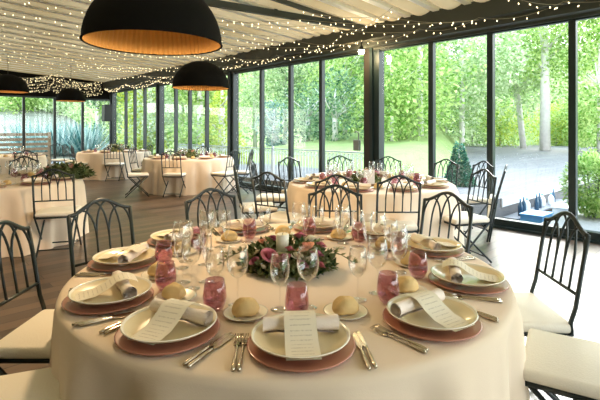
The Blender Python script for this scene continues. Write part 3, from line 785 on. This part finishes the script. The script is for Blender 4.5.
# ------------------------------------------------------------------ outdoors
def sm(x, a, b_):
    x = max(0, min(1, (x - a) / (b_ - a))); return x * x * (3 - 2 * x)
def ground_z(t, o):                                  # o = distance outside the glass wall
    pp = P0 + U * t - N * o; ax = pp.x / max(pp.y, .5); k = (1 - sm(ax, .30, .375)) * (1 - sm(t, 13, 18))
    z = -.06 + k * (sm(o, 1.8, 6) * .7 + sm(o, 5, 22) * 1.7)
    z += sm(o, 29, 62) * 13
    z += sm(t, 34, 60) * 12
    return z
b = MB(); n1, n2 = 70, 60
def gf(u, v):
    t = -30 + u * 95; o = -14 + v * 84
    o = o if True else o
    inside = (-1 < 0)
    z = ground_z(t, o)
    if o < .6 and t < TE + .3: z = -.4
    if t < 2.6 and o < 34: z = min(z, -.75)
    return W(t, -o, z)
b.grid(gf, n1, n2)
struct(b.build('ground', M['grass'], None, smooth=True))
# pale paving beyond the far wall and by the deck
b = MB(); b.box((0, 0, 0), (16, 9, .05)); o = b.build('terrace', M['gravel'], None, loc=W(TE + 5.0, 3.5, -.02), rz=rzE); struct(o)
b = MB(); b.grid(lambda u, v: W(TE + 4.6 + u * 15, -3 + v * 19, -.05 + 2.9 * sm(u, 0, 1) + .12 * math.sin(9 * v + 7 * u)), 20, 20); struct(b.build('gravel_bank', M['bank'], None, smooth=True))
# raised boarded deck right of the second mullion, with a sunken strip before it
E0 = Vector((3.5, 7.75, 0)); tD = (E0 - P0).dot(U); oD = -(E0 - P0).dot(N)
b = MB(); b.box((15.6, tD + 8.5, .0), (30.7, 17, .4))
struct(b.build('deck', M['deck'], None, loc=P0, rz=rzE))
b = MB(); b.box((4.0, tD - .5, -.28), (7.6, 1.0, .04)); struct(b.build('sunken_floor', M['concrete'], None, loc=P0, rz=rzE))
b = MB(); b.box((16.2, tD - 7.1, -.1), (32, 12.2, .36)); struct(b.build('side_terrace', M['gravel'], None, loc=P0, rz=rzE))
b = MB(); b.bar(E0 - U * .02 + Vector((0, 0, .13)) + E * .02, E0 - U * .02 + E * 30 + Vector((0, 0, .13)), .03, .16); struct(b.build('trim_90', M['bark']))
def D(o, t, z): return P0 + E * (oD + o) + U * (tD + t) + Vector((0, 0, z))
sh = empty('outdoor_shelf', D(1.5, -.17, -.26), rzE); tag(sh, 'grey plank shelf outside below the deck edge', 'shelf')
b = MB(); b.box((0, 0, .13), (3.0, .26, .03)); b.build('shelf_board', M['concrete'], sh)
for x in (-1.4, 0, 1.4):
    b = MB(); b.box((x, 0, .0575), (.06, .24, .115)); b.build('support', M['wood'], sh)
bn = Proto(lambda: (lambda r: (lambda b: (b.lathe([(0, 0), (.038, 0), (.04, .02), (.04, .16), (.03, .20), (.014, .235), (.013, .29), (0, .29)], 12), b.build('body', M['bottle'], r, smooth=True)))(MB()) and (lambda b: (b.lathe([(.0145, .275), (.0145, .30), (0, .30)], 10), b.build('cap', M['blue'], r)))(MB()) and r)(empty('bottle')))
def jug():
    r = empty('plastic_jug'); b = MB(); b.lathe([(0, 0), (.055, 0), (.058, .02), (.058, .14), (.03, .19), (.018, .20), (.018, .225), (0, .225)], 14); b.build('body', M['whiteplastic'], r, smooth=True)
    b = MB(); b.lathe([(.021, .215), (.021, .24), (0, .24)], 10); b.build('cap', M['blue'], r); return r
jg = Proto(jug); nm = ['leftmost', 'second from left', 'third from left', 'fourth from left', 'fifth from left', 'sixth from left', 'seventh from left', 'rightmost']
for i in range(8):
    p = D(.35 + i * .27, -.17 + .04 * (i % 3 - 1), -.115)
    if i in (2, 5, 6): jg(p, i, 'white jug with blue cap on the outdoor shelf, %s vessel' % nm[i], 'jug', 'jugs on the outdoor shelf')
    else: bn(p, i, 'dark teal bottle on the outdoor shelf, %s vessel' % nm[i], 'bottle', 'bottles on the outdoor shelf')
def crate(p, rz, m, label):
    r = empty('crate', p, rz); tag(r, label, 'crate')
    b = MB(); b.box((0, 0, .01), (.5, .34, .02))
    for s_ in (-1, 1):
        b.box((s_ * .245, 0, .13), (.012, .34, .24)); b.box((0, s_ * .165, .13), (.5, .012, .24))
    b.build('body', m, r)
    b = MB(); b.box((0, 0, .245), (.53, .37, .018)); b.box((0, 0, .236), (.47, .31, .006)); b.build('lid', m, r)
crate(D(.22, -.52, -.26), rzE, M['blue'], 'blue plastic crate on the ground outside below the shelf')
crate(D(1.35, -.62, -.26), rzE + .2, M['whiteplastic'], 'white plastic crate outside right of the blue one')
# trees
LM = [leafmat('bright green leaves', (.12, .30, .04), (.34, .56, .11), (.66, .78, .34)),
      leafmat('blue green leaves', (.03, .13, .075), (.17, .35, .18), (.42, .56, .34)),
      leafmat('yellow green leaves', (.28, .42, .03), (.56, .66, .08), (.78, .80, .22)),
      leafmat('pale silvery leaves', (.24, .40, .16), (.50, .66, .30), (.80, .86, .62)),
      leafmat('teal agave leaves', (.06, .18, .17), (.22, .40, .37), (.5, .64, .60)),
      leafmat('teal cone leaves', (.01, .09, .055), (.05, .22, .14), (.14, .34, .24), .25)]
def tree(x, y, h, rc, z0, kind, label, seed, nl=7000, ls=.26, trunk=.16, cbase=.12, shape='round', lean=0):
    rr = random.Random(seed); root = empty('tree', (x, y, z0)); tag(root, label, 'tree', 'trees outside')
    b = MB(); b.tube([(0, 0, -.25), (lean * .3, 0, h * .35), (lean * .7, 0, h * .65), (lean, 0, h * .9)], [trunk, trunk * .85, trunk * .55, trunk * .2], 10)
    for i in range(6):
        a = rr.uniform(0, 6.28); z = h * rr.uniform(.35, .7); b.tube([(lean * .5, 0, z), (lean * .5 + math.cos(a) * rc * .6, math.sin(a) * rc * .6, z + rc * .5)], [trunk * .35, trunk * .1], 6)
    b.build('trunk', M['bark'], root, smooth=True)
    b = MB(); blobs = []
    if shape == 'round':
        for i in range(16):
            z = h * (cbase + (1 - cbase) * rr.random()); k = math.sin(PI * min(1, max(.12, (z / h - cbase * .6) / (1.05 - cbase * .6)))) ** .6
            a = rr.uniform(0, 6.28); q = rc * .62 * k * math.sqrt(rr.random()); blobs.append((Vector((q * math.cos(a) + lean * z / h, q * math.sin(a), z)), rc * rr.uniform(.36, .55)))
    for i in range(nl):
        if shape == 'round':
            c, q = rr.choice(blobs); d = Vector((rr.gauss(0, 1), rr.gauss(0, 1), rr.gauss(0, 1))).normalized(); p = c + d * q * rr.uniform(.55, 1.05)
        else:
            z = h * (cbase + (1 - cbase) * (1 - math.sqrt(rr.random()))); q = rc * (1 - z / h) * rr.uniform(.6, 1.05) + .05; a = rr.uniform(0, 6.28); p = Vector((q * math.cos(a), q * math.sin(a), z)); d = Vector((math.cos(a), math.sin(a), .6))
        if p.z < .05: continue
        dd = (d * .6 + Vector((rr.uniform(-1, 1), rr.uniform(-1, 1), rr.uniform(-.9, .5)))); l_ = ls * rr.uniform(.5, 1.1)
        b.leaf(p, dd, Vector((rr.uniform(-1, 1), rr.uniform(-1, 1), 1)), l_, l_ * .6)
    b.build('foliage', LM[kind], root)
def gz(x, y):
    r_ = Vector((x, y, 0)) - P0; return ground_z(r_.dot(U), -r_.dot(N))
def tree_at(px, d, h, rc, kind, label, seed, **k):
    p = gp(px, d); tree(p.x, p.y, h, rc, k.pop('z0', gz(p.x, p.y)), kind, label, seed, **k)
# name, column, distance ...
tree_at(545, 26, 11, 3.4, 0, 'tall tree with straight pale trunk behind the deck', 21, trunk=.30, cbase=.42, z0=.15)
tree_at(524, 29, 9, 2.8, 3, 'slimmer tree left of the pale trunk behind the deck', 22, trunk=.20, cbase=.32, lean=-1.2, z0=.1)
tree_at(490, 32, 11, 4.2, 0, 'bright bushy tree beyond the deck behind the second mullion', 23)
tree_at(462, 24, 9.5, 3.4, 3, 'pale green tree behind the cone shrub', 24)
tree_at(420, 20, 9, 3.6, 0, 'bright tree right of the thick pillar', 25)
tree_at(388, 27, 10, 3.6, 1, 'blue-green tree beside the thick pillar', 26)
tree_at(345, 27, 8.5, 3.2, 0, 'bright tree just left of the thick pillar', 27)
tree_at(318, 32, 9.5, 3.4, 3, 'pale tree high on the slope', 28)
tree_at(285, 33, 10, 3.6, 1, 'dark blue-green tree on top of the lawn slope', 29)
tree_at(255, 30, 9.5, 3.6, 3, 'pale tree right of the second pillar', 30)
tree_at(335, 21, 2.6, 2.0, 1, 'low dark bush on the lawn slope left of thick pillar', 31, nl=1800, ls=.22, cbase=.0)
tree_at(308, 24, 2.8, 2.0, 1, 'low dark bush in the middle of the lawn slope', 32, nl=1800, ls=.22, cbase=.0)
tree_at(274, 23, 2.3, 1.1, 4, 'squat teal bush on the lawn slope', 33, nl=2200, ls=.16, cbase=.0)
tree_at(222, 16, 3.3, 1.0, 2, 'yellow-green cone conifer left of the second pillar', 34, nl=3000, ls=.16, shape='cone', cbase=.02)
tree_at(200, 20, 6, 2.2, 0, 'bright tree behind the second pendant lamp', 35)
tree_at(183, 24, 8, 3, 3, 'pale tree between second and third pillars', 36)
tree_at(150, 25, 8, 2.8, 2, 'yellow-green tree beyond the third pillar', 37)
tree_at(128, 28, 8, 3, 0, 'bright tree right of the far corner pillar', 38)
tree_at(98, 27, 6.5, 2.4, 1, 'blue-green tree left of the far corner pillar', 39)
tree_at(60, 32, 6, 3, 3, 'pale tree beyond the far glass wall', 40)
tree_at(20, 30, 5, 2.8, 0, 'bright tree at the left frame edge outside', 41)
tree_at(600, 24, 8.5, 3.2, 0, 'bright tree at the right frame edge behind the deck', 42, z0=.15)
tree_at(440, 34, 12, 4.2, 1, 'tall blue-green tree in the second row right of the pillar', 44)
tree_at(570, 36, 13, 4.5, 3, 'tall pale tree in the second row behind the deck', 45)
tree_at(515, 40, 13, 4.6, 0, 'tall bright tree in the second row behind the deck', 46)
tree_at(360, 38, 12, 4.2, 0, 'tall bright tree in the second row behind the thick pillar', 47)
tree_at(235, 40, 12, 4.6, 0, 'tall bright tree in the second row by the second pillar', 48)
tree_at(165, 36, 11, 4.2, 1, 'tall blue-green tree in the second row by the third pillar', 49)
tree_at(459, 9.6, 1.2, .36, 5, 'small teal cone shrub outside behind the second table', 50, nl=9000, ls=.06, shape='cone', cbase=.0, trunk=.03)
for i, (px, d, h, rc, kd) in enumerate([(392, 19, 3.2, 2.0, 0), (418, 23, 3.8, 2.4, 3), (446, 27, 4.2, 2.6, 0), (472, 33, 3.6, 2.4, 3), (500, 34, 3.2, 2.4, 2), (575, 33, 3.0, 2.2, 0), (556, 35, 2.6, 2.2, 2), (345, 30, 3.4, 2.6, 0)]):
    tree_at(px, d, h, rc, kd, ['undergrowth bush just right of the thick pillar', 'pale undergrowth bush in the first pane right of the pillar', 'bright undergrowth bush beside the third mullion', 'pale bush at the left end of the deck far edge', 'yellowish bush at the far edge of the deck', 'green bush right of the pale trunk', 'low yellowish bush behind the pale trunk', 'light bush high on the lawn left of the pillar'][i], 80 + i, nl=4000, ls=.2, cbase=0, trunk=.08)
def shrub(x, y, z0, r, h, kind, label, seed, nl=1500, ls=.09, name='shrub'):
    rr = random.Random(seed); root = empty(name, (x, y, z0)); tag(root, label, 'shrub')
    b = MB()
    for i in range(5): b.tube([(0, 0, -.02), (rr.uniform(-.5, .5) * r, rr.uniform(-.5, .5) * r, h * .7)], [.015, .006], 5)
    b.build('stem', M['stem'], root)
    b = MB()
    for i in range(nl):
        d = Vector((rr.gauss(0, 1), rr.gauss(0, 1), rr.gauss(0, 1))).normalized(); k = rr.uniform(.6, 1.05); p = Vector((d.x * r * k, d.y * r * k, h * .52 + d.z * h * .48 * k))
        l_ = ls * rr.uniform(.6, 1.2); b.leaf(p, d + Vector((rr.uniform(-.8, .8), rr.uniform(-.8, .8), rr.uniform(-.5, .5))), Vector((0, 0, 1)), l_, l_ * .55)
    b.build('foliage', LM[kind], root)
p = gp(594, 6.7); shrub(p.x, p.y, .08, .42, .95, 0, 'bright green bush outside at the right frame edge', 60, nl=6000, ls=.065)
for i, (px, d, lab) in enumerate([(30, 21, 'leftmost'), (44, 22.5, 'second'), (58, 21.5, 'third'), (72, 23, 'fourth'), (86, 22, 'rightmost')]):
    rr = random.Random(70 + i); p = gp(px, d); root = empty('agave_plant', (p.x, p.y, 0.0)); tag(root, '%s of the spiky teal plants beyond the far glass wall' % lab, 'plant', 'spiky plants')
    b = MB()
    for k in range(170):
        a = rr.uniform(0, 6.28); d_ = Vector((math.cos(a), math.sin(a), rr.uniform(.4, 2.2))); b.leaf(Vector((0, 0, .02)), d_, Vector((math.cos(a), math.sin(a), 0)), rr.uniform(1.2, 2.3), .13)
    b.build('leaves', LM[4], root)
# pallet screen outside the far wall
pf = empty('pallet_screen', gp(12, 16.4, .0), rzE + .0); tag(pf, 'wooden pallet screen outside at far left', 'screen')
for i in range(7):
    b = MB(); b.box((0, 0, .12 + i * .185), (2.6, .03, .11)); b.build('plank', M['pallet'], pf)
for x in (-1.25, -.45, .4, 1.25):
    b = MB(); b.box((x, .05, .66), (.10, .07, 1.32)); b.build('post', M['pallet'], pf)
# white ornate railing beyond the glass
ra = empty('garden_railing', W(3.6, -1.25, -.06), math.atan2(U.y, U.x)); tag(ra, 'pale iron railing with slim bars outside beyond the second table', 'railing')
Lr = 9.0
for z in (.12, .95):
    b = MB(); b.bar((0, 0, z), (Lr, 0, z), .03, .03); b.build('rail', M['whiteiron'], ra)
b = MB(); b.bar((0, 0, .1), (0, 0, .92), .016, .016); b.tube([(.0 + .05 * math.cos(a), 0, .86 + .05 * math.sin(a)) for a in [PI * 2 * i / 10 for i in range(11)]], .007, 4); bal = b.mesh('baluster', M['whiteiron'])
for i in range(75):
    o = bpy.data.objects.new('baluster', bal); C.objects.link(o); o.parent = ra; o.location = (.06 + i * .12, 0, 0)
b = MB(); b.bar((0, 0, -.04), (0, 0, 1.02), .05, .05); pm = b.mesh('post', M['whiteiron'])
for i in range(6):
    o = bpy.data.objects.new('post', pm); C.objects.link(o); o.parent = ra; o.location = (i * Lr / 5, 0, 0)

# ------------------------------------------------------------------ light, sky, camera
w = bpy.data.worlds.new('sky'); sc.world = w; w.use_nodes = True; nt = w.node_tree; bg = nt.nodes['Background']
tc = nt.nodes.new('ShaderNodeTexCoord'); sx = nt.nodes.new('ShaderNodeSeparateXYZ'); cr = nt.nodes.new('ShaderNodeValToRGB')
cr.color_ramp.elements[0].color = (1, .99, .95, 1); cr.color_ramp.elements[1].color = (.62, .80, 1, 1); cr.color_ramp.elements[1].position = .8
nt.links.new(tc.outputs['Generated'], sx.inputs[0]); nt.links.new(sx.outputs[2], cr.inputs['Fac']); nt.links.new(cr.outputs['Color'], bg.inputs['Color'])
bg.inputs['Strength'].default_value = 4.6
s = bpy.data.lights.new('sun', 'SUN'); s.energy = 3.9; s.angle = .30; s.color = (1, .97, .93)
so = bpy.data.objects.new('sun', s); C.objects.link(so)
sd = -Vector((.56 * math.cos(.54), .83 * math.cos(.54), math.sin(.54))).normalized()      # hazy sun low beyond the right windows
so.rotation_euler = sd.to_track_quat('-Z', 'Y').to_euler()

cam = bpy.data.cameras.new('camera'); co = bpy.data.objects.new('camera', cam); C.objects.link(co)
co.location = (0, 0, EYE); co.rotation_euler = (PI / 2, 0, 0)
cam.sensor_width = 36; cam.lens = F / 600 * 36; cam.shift_y = -(200 - HZ) / 600; cam.clip_end = 300
sc.camera = co
sc.view_settings.view_transform = 'Standard'; sc.view_settings.look = 'None'; sc.view_settings.gamma = 1
sc.view_settings.exposure = 0.52
sc.cycles.max_bounces = 10; sc.cycles.transparent_max_bounces = 40; sc.cycles.use_denoising = True
sc.cycles.diffuse_bounces = 4; sc.cycles.caustics_reflective = False; sc.cycles.caustics_refractive = False
sc.cycles.sample_clamp_indirect = 4
